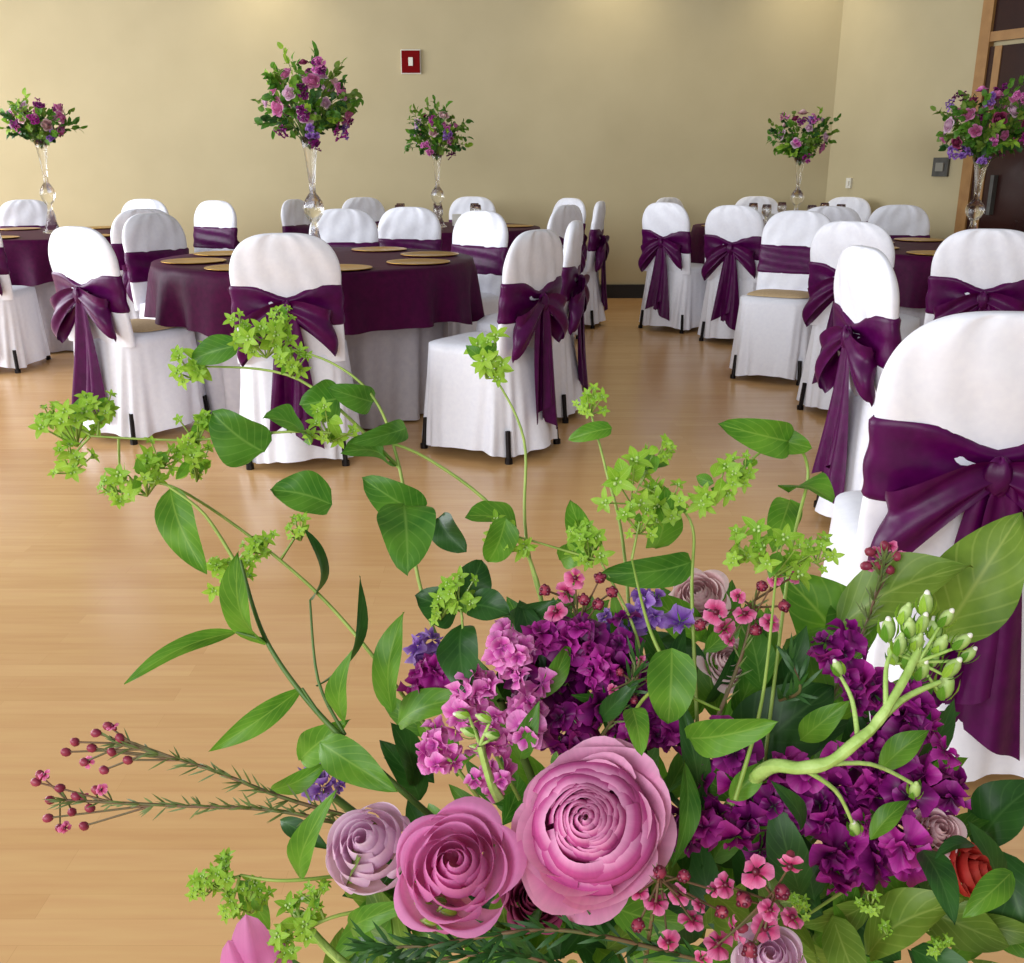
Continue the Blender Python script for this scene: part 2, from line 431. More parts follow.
mm=MB(); mm.lathe((0,0,0),[(0,.0),(.034,0),(.034,.004),(.006,.01),(.005,.07),(.02,.085),(.036,.11),(.038,.14),(.032,.175),(.030,.175),(.036,.14),(.033,.11),(.0,.085)],M_glass,20)
GL=mm.mesh('water_goblet')
for T,n,o_,g in((T4,6,.6,'goblets on the corner table'),(T3,6,.6,'goblets on the back table')):
    scatter(GL,T,n,o_,.34,'water_goblet','clear stemmed water glass on plum tablecloth','glass',g)
mm=MB(); mm.box((0,0,.045),(.07,.002,.095),M_off,Matrix.Rotation(.25,3,'X')); mm.box((0,.024,.045),(.07,.002,.095),M_off,Matrix.Rotation(-.25,3,'X'))
CD=mm.mesh('table_card',smooth=False)
for T,g in((T4,'cards on the corner table'),(T3,'cards on the back table')):
    scatter(CD,T,4,.9,.22,'table_card','small folded cream card standing on tablecloth','card',g)
# ---------------- plant pieces
def prof(kind,t):
    if kind=='l': return max(0,math.sin(math.pi*t**.85))**.9
    if kind=='r': return max(0,math.sin(math.pi*t**.72))**.55
    return max(0,math.sin(math.pi*t**.8))**.8
def leaf(mb,a,b,w,n,kind,mat,arch=.1,fold=.2,nu=6,nv=10,wave=.03):
    ax=b-a; L=ax.length; axn=ax.normalized(); side=axn.cross(n)
    if side.length<1e-3: side=axn.orthogonal()
    side.normalize(); nn=side.cross(axn); ph=random.random()*6
    def fn(u,v):
        x=2*u-1; pr=prof(kind,v)
        return a+ax*v+side*(x*w/2*pr)+nn*(arch*L*math.sin(math.pi*v)+fold*w*.5*abs(x)*pr+wave*w*math.sin(v*9+ph+x*2)*abs(x))
    mb.grid(fn,nu,nv,mat)
def frame(ax):
    ax=ax.normalized(); a=ax.orthogonal().normalized(); return a,ax.cross(a),ax
def rose(mb,c,ax,R,mat,layers=7,nu=8,nv=8,seed=0,open_=1.0):
    A,B,Cx=frame(ax); rnd=random.Random(seed)
    off=rnd.random()*6
    for L in range(layers):
        q=(L+1)/layers
        n=2 if L==0 else (3 if L<layers-3 else (4 if L<layers-1 else 5))
        rim=R*(.05+.62*q**1.2); hgt=R*(.80-.40*q**1.6)
        for k in range(n):
            ph=off+2*math.pi*(k+rnd.uniform(-.12,.12))/n+L*1.3
            W=math.pi/n*(1.55 if n<4 else 1.4); curl=R*(.02+.36*q**3)*open_*rnd.uniform(.8,1.15); tz=rnd.uniform(-.05,.05)*R; p1=rnd.random()*6
            def fn(u,v):
                s=2*u-1; c2=math.cos(s*math.pi/2)**1.4
                ang=ph+s*W*math.sin(min(1,v*.85+.15)*math.pi/2)
                bul=.16*R*math.sin(math.pi*v**.8)*(.5+q)
                rr=rim*(.35+.65*v**.7)+bul+s*.05*R+curl*v**5*(.2+.8*c2)-.04*R*v**3*(1-c2)
                rr+=.015*R*q*math.sin(s*3+p1)*v**3
                fl=-R*(.12-.04*q)
                z=fl+(hgt-fl)*v**.9-R*.22*q**2*v**7*(.3+.7*c2)*open_-R*.14*(abs(s)**2.5)*v+tz*v
                return c+A*(rr*math.cos(ang))+B*(rr*math.sin(ang))+Cx*z
            mb.grid(fn,nu,nv,mat)
def ranunculus(mb,c,ax,R,seed=3):
    A,B,Cx=frame(ax); rnd=random.Random(seed)
    mb.ball(c+Cx*R*.22,R*.1,M_lime2,Cx,1.0,10,8)
    lay=[.05+.036*i for i in range(11)]+[.48,.56,.66]
    for L,q in enumerate(lay):
        n=3 if L<2 else (4 if L<7 else 5); sp=.04 if L<11 else .085
        for k in range(n):
            ph=2*math.pi*(k+rnd.uniform(-.2,.2))/n+L*1.9; W=math.pi/n*1.5; jr=rnd.uniform(-.025,.025)*R*(.5+q); jz=rnd.uniform(-.04,.04)*R; p1=rnd.random()*6
            def fn(u,v):
                s=2*u-1; ang=ph+s*W*(.5+.5*min(1,v*1.4))
                rim=R*q+jr+s*.05*R*(.3+q)+R*.035*math.sin(s*4+p1)*q*v
                dz=R*(.50*(1-(q/.85)**2)-.03)+jz
                bul=R*(sp*2.1)*math.sin(math.pi*min(1,v)**1.4)
                rr=rim*(.6+.4*min(1,v*1.6))+bul-(R*.03*abs(s)**2*v)
                z=dz-R*.55*(1-v)**1.25-R*.07*abs(s)**2.2*v+R*.035*math.sin(s*5+p1)*v*q
                return c+A*(rr*math.cos(ang))+B*(rr*math.sin(ang))+Cx*z
            mb.grid(fn,10,10,M_ranp)
    for L,(r,zz) in enumerate(((.80,.18),(.92,.12),(1.04,.02),(1.13,-.12))):
        n=4 if L<2 else 5
        for k in range(n):
            ph=2*math.pi*(k+rnd.uniform(-.2,.2))/n+L*.65+.4; W=math.pi/n*1.35; cup=rnd.uniform(-.05,.2)-.05*L; p1=rnd.random()*6; rj=rnd.uniform(.92,1.07)
            def fn(u,v):
                s=2*u-1; ang=ph+s*W*(.35+.65*math.sin(min(1,v*1.1)*math.pi/2))
                rr=R*(.3+(r*rj-.3)*v**.75)*(1-.14*abs(s)**3*v)+R*.055*math.sin(s*3.5+p1)*v**3
                rr*=1+.06*math.cos(2*ang)*v
                z=R*(zz-.5+(.45+cup)*v**1.7+.08*math.sin(s*4+p1)*v*v-.12*max(0,v-.7)*(1.2+L))
                return c+A*(rr*math.cos(ang))+B*(rr*math.sin(ang))+Cx*z
            mb.grid(fn,14,12,M_rano)
def floret(mb,c,ax,R,mat,n=5,rnd=random,layers=2,cr=.22):
    A,B,Cx=frame(ax); base=rnd.random()*6
    for L in range(layers):
        rr0=R*(1-.45*L)
        for k in range(n):
            ph=base+2*math.pi*(k+rnd.uniform(-.15,.15))/n+L*.6; W=math.pi/n*1.1; p1=rnd.random()*6; tilt=rnd.uniform(-.25,.4)+L*.8; sz=rnd.uniform(.8,1.12)
            def fn(u,v):
                s=2*u-1; ang=ph+s*W*(.3+.7*v**.7); q=rr0*sz*v*(1-.18*s*s+.04*math.sin(s*7+p1)*v)
                z=q*tilt+cr*rr0*math.sin(s*4+p1)*v*v-rr0*.2*v**4
                return c+A*(q*math.cos(ang))+B*(q*math.sin(ang))+Cx*z
            mb.grid(fn,7,5,mat)
def rdir(n,k):
    return (n+V((random.uniform(-k,k),random.uniform(-k,k),random.uniform(-k,k)))).normalized()
# ---------------- centerpieces
VP=[(0,0),(.064,0),(.066,.008),(.05,.03),(.032,.08),(.02,.14),(.015,.18),(.03,.198),(.046,.225),(.053,.255),(.046,.285),(.03,.312),(.015,.33),(.017,.38),(.023,.45),(.034,.54),(.052,.6),(.048,.6),(.030,.54),(.018,.45),(.010,.38),(.0,.36)]
def centerpiece(T,hs,R,seed,label,dens=1.0,mixp=3,spread=1.2,fl=1.0,flat=1.0):
    random.seed(seed); b=T+V((0,0,.7605))
    e=empty('floral_centerpiece',b,label,'flower centerpiece','tall floral centerpieces')
    m=MB(); m.lathe(b,[(r,z*hs/.6) for r,z in VP],M_glass,24); part(m,'glass_vase',e,b)
    c=b+V((0,0,hs+R*.6*flat)); cb=b+V((0,0,hs-.06))
    m=MB(); ms=MB()
    for i in range(int(54*dens)):
        d=V((random.gauss(0,1),random.gauss(0,1),random.gauss(.2,.75))).normalized()
        if d.z<-.5: d.z=-.5
        L=R*random.uniform(.6,spread)
        tip=c+V((d.x*1.08,d.y*1.08,d.z*.94*flat))*L; mid=(cb+tip)/2+V((0,0,.06*flat))
        pts=ms.tube([cb,mid,tip],.0026,.0012,M_stemd,4,4)
        mt=random.choice([M_leafm,M_leafm,M_leafo,M_leafo,M_leafr,M_leafr,M_leafd,M_limeb])
        for k in range(9):
            q=pts[min(len(pts)-1,int(len(pts)*(.4+.6*k/9)))]
            n=rdir((q-c).normalized()+V((0,-.4,.3)),.5); o=rdir(d,1.0)
            leaf(m,q,q+o*random.uniform(.032,.06),random.uniform(.02,.036),n,random.choice('or'),mt,nu=2,nv=5)
    part(ms,'flower_stems',e,b); part(m,'foliage',e,b)
    cols=[M_rosep]*mixp+[M_rosel,M_rosel,M_burg,M_dusty,M_stkp]
    N=int(18*dens*fl)
    for i in range(N):
        z=1-1.45*(i+.5)/N; a=i*2.4+seed; rr=math.sqrt(max(0,1-z*z)); d=V((rr*math.cos(a),rr*math.sin(a),z*flat))
        pos=c+V((d.x*.74,d.y*.74,d.z*.72))*R*random.uniform(.8,1.08)
        mm=MB(); rose(mm,pos,d+V((0,-.2,.1)),random.uniform(.028,.048),random.choice(cols),5,6,6,i)
        part(mm,'rose',e,b)
    for i in range(int(11*dens*fl)):
        d=rdir(V((0,-.2,.2)),1.3); d.z*=flat; pos=c+d*R*random.uniform(.7,.92); mm=MB()
        mat=random.choice([M_stkd,M_stkv,M_stkm,M_stkp])
        for k in range(6): floret(mm,pos+rdir(V((0,0,0)),1)*.026,rdir(d,.6),.021,mat,layers=1)
        part(mm,'purple_bloom',e,b)
centerpiece(T1,.59,.26,11,'tall glass vase with pink and purple roses on plum table',1.3,7,1.08)
centerpiece(T0,.63,.24,12,'tall glass vase with green and mauve bouquet by wall',1.1,3,1.1,.9,.75)
centerpiece(T3,.56,.23,13,'tall glass vase with leafy mauve bouquet by back wall',1.1,3,1.15,.6)
centerpiece(T4,.52,.245,14,'tall glass vase with leafy burgundy bouquet in corner',1.1,2,1.15,.6)
centerpiece(T5,.50,.27,15,'tall glass vase with pink bouquet by the door',1.4,5,1.15)
# ---------------- foreground arrangement
random.seed(21)
VB=V((.07,.40,.46))
st=empty('pedestal_stand',V((.07,.40,0)),'slim white pedestal carrying the flower arrangement','pedestal')
m=MB(); m.lathe((.07,.40,0),[(0,0),(.15,0),(.15,.02),(.05,.05),(.035,.1),(.03,.38),(.05,.42),(.06,.44)],M_off,32); part(m,'pedestal_column',st,V((.07,.40,0)))
m=MB(); m.lathe((.07,.40,0),[(0,.44),(.11,.44),(.115,.445),(.115,.455),(.11,.46),(0,.46)],M_off,32); part(m,'pedestal_top',st,V((.07,.40,0)))
BQ=empty('flower_arrangement',VB,'lush bouquet of pink roses, ranunculus, purple stock and greenery','flower arrangement')
m=MB(); m.lathe(VB,[(0,0.001),(.05,0.001),(.055,.01),(.045,.1),(.05,.22),(.065,.3),(.06,.3),(.045,.22),(.04,.1),(.045,.02),(0,.015)],M_glass,32); part(m,'glass_vase',BQ,VB)
HUB=VB+V((0,0,.27))
def bp(mb,name,label=None,parent=None,pl=None):
    o=part(mb,name,parent or BQ,pl if pl is not None else VB)
    if label: o['label']=label
    return o
def toc(p): return (CAM-p).normalized()
def W(px,d): return px*d/FP
p=P(590,826,.43); mm=MB(); ranunculus(mm,p,toc(p)+V((-.18,0,.32)),W(78,.43)); bp(mm,'ranunculus','large layered pink ranunculus bloom')
def rs(u,v,r,d,mat,lab,tilt=V((0,0,0)),seed=1,op=1.0,lay=7):
    p=P(u,v,d); mm=MB(); rose(mm,p,toc(p)+tilt,W(r,d),mat,lay,14,12,seed,op); bp(mm,'rose',lab)
rs(456,874,74,.435,M_rosep,'full pink rose',V((-.05,0,.4)),4,.75,6)
rs(374,852,58,.46,M_rosel,'pale lavender rose bud',V((-.4,0,.6)),5,.35,5)
rs(700,600,34,.56,M_dusty,'pale dusty pink rose',V((-.2,0,.6)),7)
rs(728,665,30,.54,M_dusty,'pale dusty pink rose',V((.1,0,.6)),17)
rs(935,832,28,.47,M_dusty,'dusty pink bloom',V((.4,0,.3)),8,lay=5)
rs(964,874,38,.465,M_redp,'coral red bloom',V((1.2,0,.3)),9,.6,4)
rs(770,962,42,.43,M_rosel,'pale pink rose',V((0,0,.5)),10,.6,5)
rs(535,900,36,.47,M_burg,'burgundy rose',V((0,0,.2)),12)
mm=MB()
for (u0,v0,u1,v1,w,dd_) in((262,1000,246,914,52,.455),(270,1000,274,930,44,.46),(250,1000,228,940,38,.45)):
    a=P(u0,v0,dd_); leaf(mm,a,P(u1,v1,dd_),W(w,dd_),rdir(toc(a),.2),'r',M_rosep,arch=.25,fold=-.6,nu=10,nv=12)
bp(mm,'tulip_shaped_bloom','plain bright pink cupped petals')
def cluster(u,v,r,d,mat,lab,fr=20,n=None,alt=None,sprd=1.3):
    p=P(u,v,d); R=W(r,d); mm=MB(); n=n or int(3+r*.13); tc=toc(p)
    for i in range(n):
        z=1-1.4*(i+.5)/n; a=i*2.39996+u; q=math.sqrt(max(0,1-z*z)); A,B,C=frame((tc+V((0,0,.3))))
        dd=(A*q*math.cos(a)+B*q*math.sin(a)+C*z); pos=p+dd*R*random.uniform(.4,sprd)
        mt=alt if (alt and random.random()<.35) else mat
        floret(mm,pos,rdir(dd+tc*.3,1.1),W(random.uniform(fr*.75,fr*1.5),d),mt,n=4,layers=2,cr=.24)
    bp(mm,'stock_flower',lab)
for u,v,r in((512,692,26),(480,730,26),(508,650,20),(438,750,22),(492,770,20),(526,722,16),(470,690,14)): cluster(u,v,r,.47,M_stkp,'ruffled pink stock blossom spike',15,n=7,sprd=1.4)
for u,v,r in((556,662,34),(592,702,36),(548,712,30),(612,650,26),(640,700,28),(570,735,20),(528,668,20),(660,730,20)): cluster(u,v,r,.5,M_stkd,'ruffled deep purple stock blossoms',alt=M_stkm)
for u,v,r in((575,640,16),(600,668,16),(545,640,12),(630,735,16)): cluster(u,v,r,.485,M_stkm,'magenta stock blossoms',15)
for u,v,r in((780,790,36),(832,822,42),(885,808,42),(905,750,32),(938,785,26),(740,822,34),(842,866,28),(722,766,26),(872,690,16),(900,850,26),(838,655,16),(690,830,20),(860,775,28),(910,700,14)): cluster(u,v,r,.48,M_stkd,'ruffled deep purple stock blossoms',alt=M_stkm)
for u,v,r in((322,775,18),(430,655,16),(652,612,24),(618,630,20)): cluster(u,v,r,.52,M_stkv,'violet blossoms',13,n=7)
cluster(430,675,16,.5,M_stkm,'magenta stock blossoms',14)
LV=[
(264,452,212,412,58,'r','r',.52),(305,440,264,418,40,'r','r',.53),(332,505,270,490,48,'r','r',.52),(340,398,300,405,44,'r','r',.55),(373,402,328,388,30,'r','r',.54),
(388,462,342,452,40,'r','r',.54),(406,428,350,444,24,'r','r',.53),(422,515,362,478,44,'r','r',.52),(404,505,408,574,60,'r','r',.5),(438,518,466,552,34,'r','d',.53),
(240,345,192,360,30,'r','r',.55),(517,530,466,516,42,'r','m',.52),(506,518,488,562,36,'r','m',.5),(612,428,568,440,20,'r','m',.55),(792,442,718,424,38,'r','m',.53),(752,436,812,448,32,'r','m',.54),
(788,492,832,502,42,'r','m',.53),(790,500,772,552,34,'r','m',.54),(655,548,664,486,38,'r','m',.54),(692,562,598,574,36,'r','r',.52),(672,648,668,724,52,'r','m',.44),(688,738,778,722,38,'r','m',.44),
(632,708,642,756,26,'r','m',.43),(590,540,570,500,30,'r','m',.53),(560,560,600,545,26,'r','m',.52),
(458,610,415,596,44,'r','d',.5),(462,600,482,560,40,'r','d',.5),(470,605,510,615,38,'r','d',.49),(462,625,468,700,46,'o','d',.48),
(238,632,124,684,22,'l','m',.5),(302,688,208,752,26,'l','m',.49),(170,488,206,574,42,'o','m',.5),(266,644,238,552,46,'o','m',.5),(310,600,306,530,24,'l','d',.51),(316,686,360,576,22,'l','d',.5),
(345,724,352,650,28,'l','m',.49),(392,712,404,612,38,'o','m',.48),(300,880,336,790,30,'l','m',.47),(320,742,398,792,40,'o','m',.49),(398,724,472,698,38,'o','m',.5),(300,760,350,720,36,'l','m',.5),
(270,790,330,760,24,'l','m',.5),(500,640,560,600,30,'o','d',.52),(520,600,545,680,28,'l','d',.5),
(940,640,1022,512,86,'o','o',.56),(838,628,972,566,70,'o','o',.55),(856,668,780,572,90,'o','m',.57),(736,768,834,686,86,'o','d',.52),(975,850,1044,780,60,'o','d',.5),
(900,900,1010,946,50,'o','o',.49),(868,955,968,900,60,'o','o',.47),(700,812,676,690,28,'l','d',.47),(684,760,672,868,26,'l','r',.45),(786,640,862,706,64,'o','m',.56),(1000,850,1036,960,60,'o','d',.52),
(700,640,640,590,40,'o','m',.55),(570,640,610,600,34,'o','m',.56),(420,800,380,740,36,'o','d',.52),(660,640,720,690,50,'o','d',.56),(240,880,270,930,24,'o','m',.48),(280,820,330,850,22,'l','d',.5),(860,600,830,670,50,'o','m',.58),
(820,900,900,960,50,'o','d',.5),(620,900,560,960,46,'o','d',.5),(350,930,420,900,26,'l','m',.46),(922,850,955,925,34,'o','d',.44),(1012,872,962,918,30,'o','m',.445),(975,845,935,858,20,'l','d',.45),
(800,740,850,700,30,'l','m',.46),(730,800,770,760,26,'l','m',.455),(880,770,930,730,30,'l','m',.455),(540,700,570,640,22,'l','m',.475),(600,720,640,680,22,'l','d',.475),(520,760,540,700,24,'l','r',.455),(870,840,910,800,24,'l','m',.45),(800,830,770,780,22,'l','d',.45)]
mk={'r':M_leafr,'m':M_leafm,'d':M_leafd,'o':M_leafo}
for (u0,v0,u1,v1,w,k,mt,d) in LV:
    a=P(u0,v0,d+random.uniform(0,.015)); b=P(u1,v1,d-random.uniform(-.01,.03)); mm=MB()
    leaf(mm,a,b,W(w,d)*.96,rdir(toc(a)+V((0,0,.25)),.5 if w<80 else .15),k,mk[mt],arch=.14,fold=.34,nu=8,nv=14,wave=.07)
    bp(mm,'leaf',{'r':'rounded green leaf','m':'fresh green pointed leaf','d':'glossy dark green leaf','o':'broad olive green leaf'}[mt])
mm=MB()
for i in range(230):
    a=random.random()*6.283; q=math.sqrt(random.random())
    u=665+275*q*math.cos(a); v=825+ (185 if math.sin(a)<0 else 190)*q*math.sin(a); d=random.uniform(.51,.60)
    p0=P(u,v,d); L=random.uniform(.03,.05); dr=rdir((p0-HUB).normalized(),.8)
    leaf(mm,p0,p0+dr*L,random.uniform(.011,.021),rdir(toc(p0),.7),random.choice('ol'),random.choice([M_leafd,M_leafm,M_leafr]),nu=4,nv=8)
for i in range(130):
    u=random.uniform(330,1000); v=random.uniform(880,1020); d=random.uniform(.47,.54)
    p0=P(u,v,d); L=random.uniform(.03,.05)
    leaf(mm,p0,p0+rdir(V((0,0,.2)),1)*L,random.uniform(.014,.022),rdir(toc(p0),.6),random.choice('ol'),random.choice([M_leafd,M_leafm,M_leafo]),nu=4,nv=8)
o=bp(mm,'inner_foliage','dense dark green inner foliage'); o['kind']='stuff'
mm=MB()
for u,v,d in((588,840,.46),(450,890,.46),(374,880,.49),(560,690,.53),(830,820,.52),(885,810,.52),(500,700,.5),(740,820,.51),(940,840,.54),(325,790,.53),(650,640,.56)):
    p=P(u,v,d); mm.tube([HUB,(HUB+p)/2+V((0,.02,0)),p],.0028,.0022,M_stemd,6)
bp(mm,'flower_stems')
def head(mb,u,v,r,d):
    c=P(u,v,d); R=W(r,d)
    for i in range(10):
        dd=rdir(toc(c)*.25,1.1); q=c+dd*R*random.uniform(.45,1.1); ax=rdir(dd*.6+toc(c)*.9+V((0,0,.3)),.5); A,B,C=frame(ax)
        mb.tube([c-V((0,0,R*.8)),q],.0005,.0004,M_stem,4)
        s=R*random.uniform(.32,.6)
        for k in range(5):
            t=k*2*math.pi/5+i; o=A*math.cos(t)+B*math.sin(t)
            leaf(mb,q,q+(o+C*random.uniform(.1,.6))*s*random.uniform(.75,1.2),s*.52,C,'o',M_limeb,arch=.1,nu=2,nv=5)
        for k in range(3):
            t=k*2.1; mb.ball(q+(A*math.cos(t)+B*math.sin(t))*s*.18+C*s*.15,s*.11,M_budg,nu=5,nv=4)
    for i in range(4):
        q=c+rdir(V((0,0,0)),1)*R*.3; o=rdir(V((0,0,-.1)),1); leaf(mb,q,q+o*R*random.uniform(.6,1.1),R*.5,rdir(toc(c),.6),'o',random.choice([M_limeb,M_limeb,M_leafm]),nu=4,nv=6)
SPR=[([(520,800,.52),(430,620,.53),(400,470,.54),(375,400,.54),(330,362,.55),(262,342,.55)],[(265,338,25),(290,362,18),(240,330,16),(282,318,13)]),
([(400,468,.54),(300,380,.56),(200,366,.56)],[(192,362,22)]),
([(560,760,.52),(530,560,.53),(430,460,.54),(320,432,.53),(190,440,.53),(90,436,.53)],[(74,425,28),(100,410,18),(70,458,20),(50,412,12),(196,430,20),(195,465,22),(330,425,22),(120,490,18)]),
([(480,800,.5),(360,640,.51),(280,560,.52),(180,490,.52),(130,484,.52)],[(145,478,24),(160,456,16),(228,572,22),(262,540,18),(300,530,14)]),
([(600,780,.52),(530,560,.54),(524,440,.55),(492,372,.55)],[(486,358,26)]),
([(640,800,.53),(625,560,.55),(606,470,.56),(590,410,.56)],[(590,403,16)]),
([(640,780,.5),(640,650,.5),(600,560,.51)],[(590,545,24),(512,535,22),(580,530,16)]),
([(700,790,.5),(692,600,.52),(690,520,.53),(640,485,.53)],[(632,478,34),(655,450,20),(668,500,20)]),
([(760,800,.5),(790,560,.53),(808,470,.54),(780,440,.53),(725,485,.53)],[(716,482,28),(745,470,18)]),
([(735,800,.45),(762,700,.46),(776,575,.48)],[(776,555,30),(740,548,22),(818,550,18)]),
([(680,690,.46),(650,630,.47),(632,560,.5)],[(640,520,18)]),
([(470,700,.48),(462,620,.49)],[(458,592,20),(440,610,14)]),
([(450,860,.5),(300,880,.47),(240,875,.47)],[(225,878,22),(205,885,16),(250,900,20),(232,905,14)]),
([(440,900,.48),(340,915,.46),(300,935,.46)],[(300,925,24),(285,950,20),(315,895,14)]),
([(620,740,.49),(655,690,.46),(720,710,.45)],[]),
([(900,900,.5),(930,930,.46)],[(940,945,14),(890,930,12)]),
([(860,880,.48),(800,920,.45)],[(870,905,12),(800,905,12)]),]
for pts,hd in SPR:
    mm=MB(); pp=[P(*q) for q in pts]; mm.tube(pp,.0011,.0006,M_stem,6,8); c=sum(mm.v,V((0,0,0)))/len(mm.v)
    o=bp(mm,'bupleurum_sprig','thin curving green sprig with lime bracts')
    dd=pts[-1][2]
    for (u,v,r) in hd:
        h=MB(); head(h,u,v,r,dd)
        if (P(u,v,dd)-pp[-1]).length>.012:
            q=min(mm.v,key=lambda w:(w-P(u,v,dd)).length); h.tube([q,P(u,v,dd)],.0008,.0005,M_stem,5)
        bp(h,'bloom_head','lime green starry bract cluster',o,c)
mm=MB(); mm.tube([P(470,850,.5),P(390,780,.49),(P(320,715,.49)),P(266,640,.5),P(240,560,.5)],.0018,.0009,M_stemd,6,8)
mm.tube([P(266,640,.5),P(236,632,.5)],.0009,.0006,M_stemd); mm.tube([P(320,715,.49),P(302,688,.49)],.0009,.0006,M_stemd)
mm.tube([P(345,735,.49),P(318,680,.5),P(310,600,.51)],.001,.0006,M_stemd)
mm.tube([P(240,570,.5),P(205,515,.5),P(168,486,.5)],.001,.0006,M_stem)
bp(mm,'leafy_branch_stem')
mm=MB(); mm.tube([P(700,850,.52),P(735,800,.48),P(768,768,.445),P(800,768,.436),P(830,762,.433),P(856,742,.43),P(874,726,.43),P(888,706,.43),P(908,672,.435),P(922,640,.44)],.0036,.0016,M_stemp,10,8,lump=.07)
mm.tube([P(862,738,.43),P(902,700,.435),P(940,682,.44)],.0019,.001,M_stemp,8,lump=.05)
mm.tube([P(886,708,.43),P(886,670,.435),P(892,650,.44)],.0012,.0008,M_stemp,8)
mm.tube([P(858,740,.43),P(852,700,.44),P(838,672,.45)],.0012,.0008,M_stemp,8)
mm.tube([P(800,767,.437),P(835,790,.44),P(852,822,.45)],.0012,.0008,M_stemp,8)
mm.tube([P(812,766,.435),P(870,764,.44),P(915,785,.45)],.0012,.0008,M_stemp,8)
o=bp(mm,'budding_stock_stem','pale green branching stem with unopened buds'); c=o.location+VB
def bud(u,v,r,dd,stemto=None,par=None,pc=None):
    h=MB(); q=P(u,v,dd+random.uniform(-.006,.006)); ax=rdir(V(((u-905)*.008,0,1)),.35)
    h.ball(q,W(r*.64,dd),M_budg,ax,1.7)
    h.ball(q+ax*W(r*.9,dd),W(r*.3,dd),random.choice([M_off,M_budg]),ax,1.5)
    for k in range(4):
        A,B,C=frame(ax); t=k*1.6; oo=(A*math.cos(t)+B*math.sin(t)); b0=q-ax*W(r*1.2,dd); leaf(h,b0+oo*W(r*.3,dd),q+oo*W(r*.85,dd)+ax*W(r*random.uniform(.3,1.1),dd),W(r*.75,dd),oo,'l',random.choice([M_leafm,M_limeb]),nu=2,nv=4)
    if stemto is not None: h.tube([q-ax*W(r,dd),stemto],.0007,.0009,M_stemp,5)
    bp(h,'flower_bud','pale green unopened bud',par,pc)
for u,v,r in((888,630,11),(905,614,10),(926,604,11),(946,618,10),(962,642,10),(946,686,13),(916,642,11),(932,655,12),(900,645,10),(935,630,11),(952,668,11),(922,624,10),(838,668,8),(855,828,9),(968,655,9),(922,670,11),(915,790,9),(893,655,9),(940,645,11),(908,660,10),(910,628,10)):
    tip=P(918,662,.438) if 880<u<980 and v<700 else None
    bud(u,v,r,.44 if tip else .45,tip,o,c)
for base,bs in((((480,745,.455),(490,780,.46),(500,800,.46)),((462,715,7),(470,732,8),(484,718,7),(492,735,7),(478,748,7))),(((430,920,.425),(435,950,.43),(440,990,.45)),((424,905,8),(430,922,8),(448,912,8),(420,924,7),(440,900,6))),(((300,918,.465),(340,960,.47),(400,1000,.48)),((288,905,8),(300,915,8),(310,900,7)))):
    mm=MB(); mm.tube([P(*q) for q in base],.0018,.0025,M_stemp,6); o=bp(mm,'budding_stem','pale green bud stem'); c=o.location+VB
    for u,v,r in bs: bud(u,v,r,base[0][2],P(*base[0]),o,c)
def waxf(mb,u,v,r,d):
    p=P(u,v,d+random.uniform(-.006,.01)); ax=rdir(toc(p),.8); floret(mb,p,ax,W(r,d),M_wax,5,layers=1,cr=.1); mb.ball(p+ax*W(r,d)*.1,W(r*.24,d),M_burgc,nu=6,nv=4)
    mb.ball(p-ax*W(r*.5,d),W(r*.35,d),M_budr,ax,1.4,6,4)
def needles(mb,pts,L,mat,n,w=.11):
    for i in range(n):
        q=pts[min(len(pts)-2,int(len(pts)*i/n))]; dr=(pts[min(len(pts)-1,int(len(pts)*i/n)+1)]-q).normalized()
        o=rdir(V((0,0,0)),1); o=(dr*.9+o*.7).normalized(); leaf(mb,q,q+o*L*random.uniform(.6,1.1),L*w,toc(q),'l',mat,nu=1,nv=3,wave=0)
WX=[([(400,830,.5),(290,800,.49),(200,766,.49),(112,742,.49)],[(75,742),(96,733),(112,752),(84,762),(120,738),(92,748),(104,770),(128,760),(66,752),(108,726)],4.6,.49,1),
([(400,840,.5),(285,812,.49),(180,806,.49),(60,800,.49)],[(40,775),(60,788),(76,796),(84,826),(60,828),(72,812),(50,800),(36,782),(90,808),(48,818),(96,790)],4.6,.49,1),
([(640,760,.5),(590,660,.5),(572,600,.5)],[(566,592),(584,600),(600,578),(575,578),(556,612),(598,604),(612,592),(545,590)],10,.49,0),
([(700,760,.5),(740,660,.5),(755,600,.5)],[(738,596),(762,586),(784,606),(756,630),(724,628),(775,580),(745,614),(794,576),(716,612),(770,622),(730,640),(700,625)],10,.49,0),
([(800,760,.52),(860,640,.53),(885,560,.53)],[(870,552),(885,546),(896,556),(878,566),(890,570),(866,566)],5,.53,1),
([(600,740,.49),(625,700,.48),(640,670,.48)],[(620,672),(640,660),(650,680),(612,690),(634,700)],7,.475,0),
([(640,1000,.45),(650,930,.43),(660,870,.42)],[(640,892),(660,872),(684,876),(638,925),(656,902),(692,920),(714,890),(668,942),(700,905),(722,912),(678,895)],11,.415,0),
([(760,1000,.45),(760,940,.43),(775,890,.42)],[(782,892),(718,944),(756,872),(792,918),(744,900),(735,930),(702,958),(765,928),(790,865),(770,910),(750,950),(725,885)],13,.415,0)]
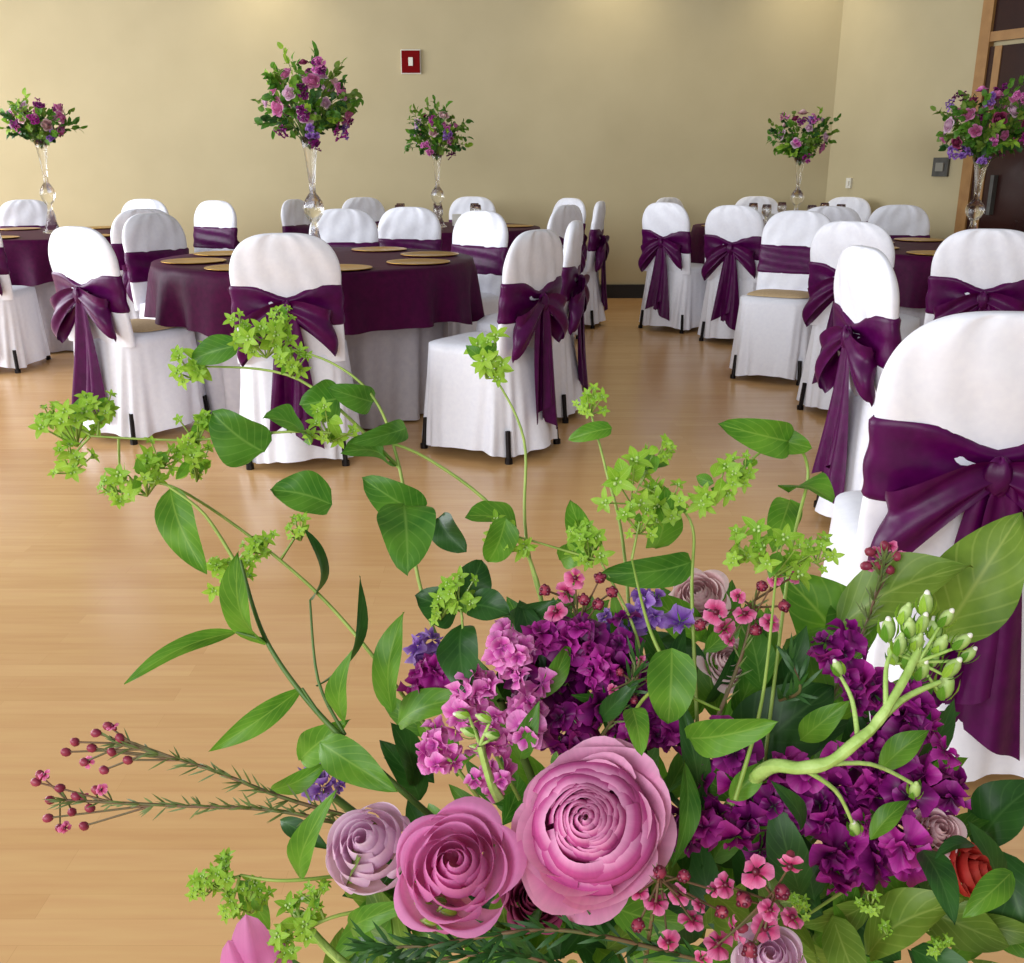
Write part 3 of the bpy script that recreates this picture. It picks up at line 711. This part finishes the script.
for pts,fl,r,d,bud_ in WX:
    mm=MB(); pp=mm.tube([P(*q) for q in pts],.0012,.0007,M_brown,5,10)
    o=bp(mm,'waxflower_sprig','waxflower twig with crimson buds and tiny blooms'); c=o.location+VB
    h=MB()
    for (u,v) in fl:
        q=P(u,v,d)
        if bud_:
            h.ball(q,W(r,d),M_budr,rdir(V((-.5,0,.3)),.5),1.2,7,5)
            if random.random()<.3: waxf(h,u+5,v,r*1.4,d)
        elif random.random()<.6: waxf(h,u,v,r*random.uniform(.75,1.3),d)
        else:
            h.ball(q,W(r*.6,d),M_budr,rdir(toc(q),.5),1.2,8,6)
            for k in range(5):
                A,B,C=frame(rdir(toc(q),.3)); h.ball(q+(A*math.cos(k*1.26)+B*math.sin(k*1.26))*W(r*.4,d)+C*W(r*.4,d),W(r*.25,d),M_burgc,nu=5,nv=4)
        nr=pp[int(len(pp)*random.uniform(.7,.98))]; h.tube([nr,q],.0006,.0005,M_brown,4)
    bp(h,'waxflower_blooms','tiny crimson pink blooms and buds',o,c)
    h=MB(); needles(h,pp[3:],.012,M_need,100 if bud_ else 24,.08); bp(h,'needle_leaves','thin needle leaves',o,c)
for pts in([(700,960,.43),(560,930,.42),(430,945,.42),(370,948,.42)],[(620,1000,.43),(520,955,.42),(400,965,.42)],[(600,700,.5),(625,690,.48),(640,660,.48)],[(780,700,.48),(800,690,.46),(790,660,.46)]):
    mm=MB(); pp=mm.tube([P(*q) for q in pts],.001,.0006,M_brown,5,10); o=bp(mm,'rosemary_sprig','needle-leaved green sprig'); c=o.location+VB
    h=MB(); needles(h,pp,.016,M_leafd,110 if pts[0][1]>900 else 24); bp(h,'needle_leaves',None,o,c)
# ---------------- lights
def area(name,loc,tgt,sx,sy,e,col):
    l=bpy.data.lights.new(name,'AREA'); l.shape='RECTANGLE'; l.size=sx; l.size_y=sy; l.energy=e; l.color=col
    o=bpy.data.objects.new(name,l); COL.objects.link(o); o.location=loc; o.rotation_euler=(V(tgt)-V(loc)).to_track_quat('-Z','Y').to_euler()
area('window_daylight',(-6.8,4.3,2.0),(0,4.3,.5),7.5,2.6,600,(.91,.95,1))
area('window_daylight_rear',(-2.5,-3,2.4),(.3,3,.7),5,2.2,260,(.94,.97,1))
for x in(-5.5,-2.2,.9,2.6):
    l=bpy.data.lights.new('ceiling_downlight','SPOT'); l.energy=32; l.spot_size=math.radians(105); l.spot_blend=1; l.color=(1,.88,.66); l.shadow_soft_size=.12
    o=bpy.data.objects.new('ceiling_downlight',l); COL.objects.link(o); o.location=(x,YW-.5,3.3); o.rotation_euler=(math.radians(10),0,0)
w=bpy.data.worlds.new('world'); S.world=w; w.use_nodes=True
w.node_tree.nodes['Background'].inputs[0].default_value=(1,.98,.95,1); w.node_tree.nodes['Background'].inputs[1].default_value=.33
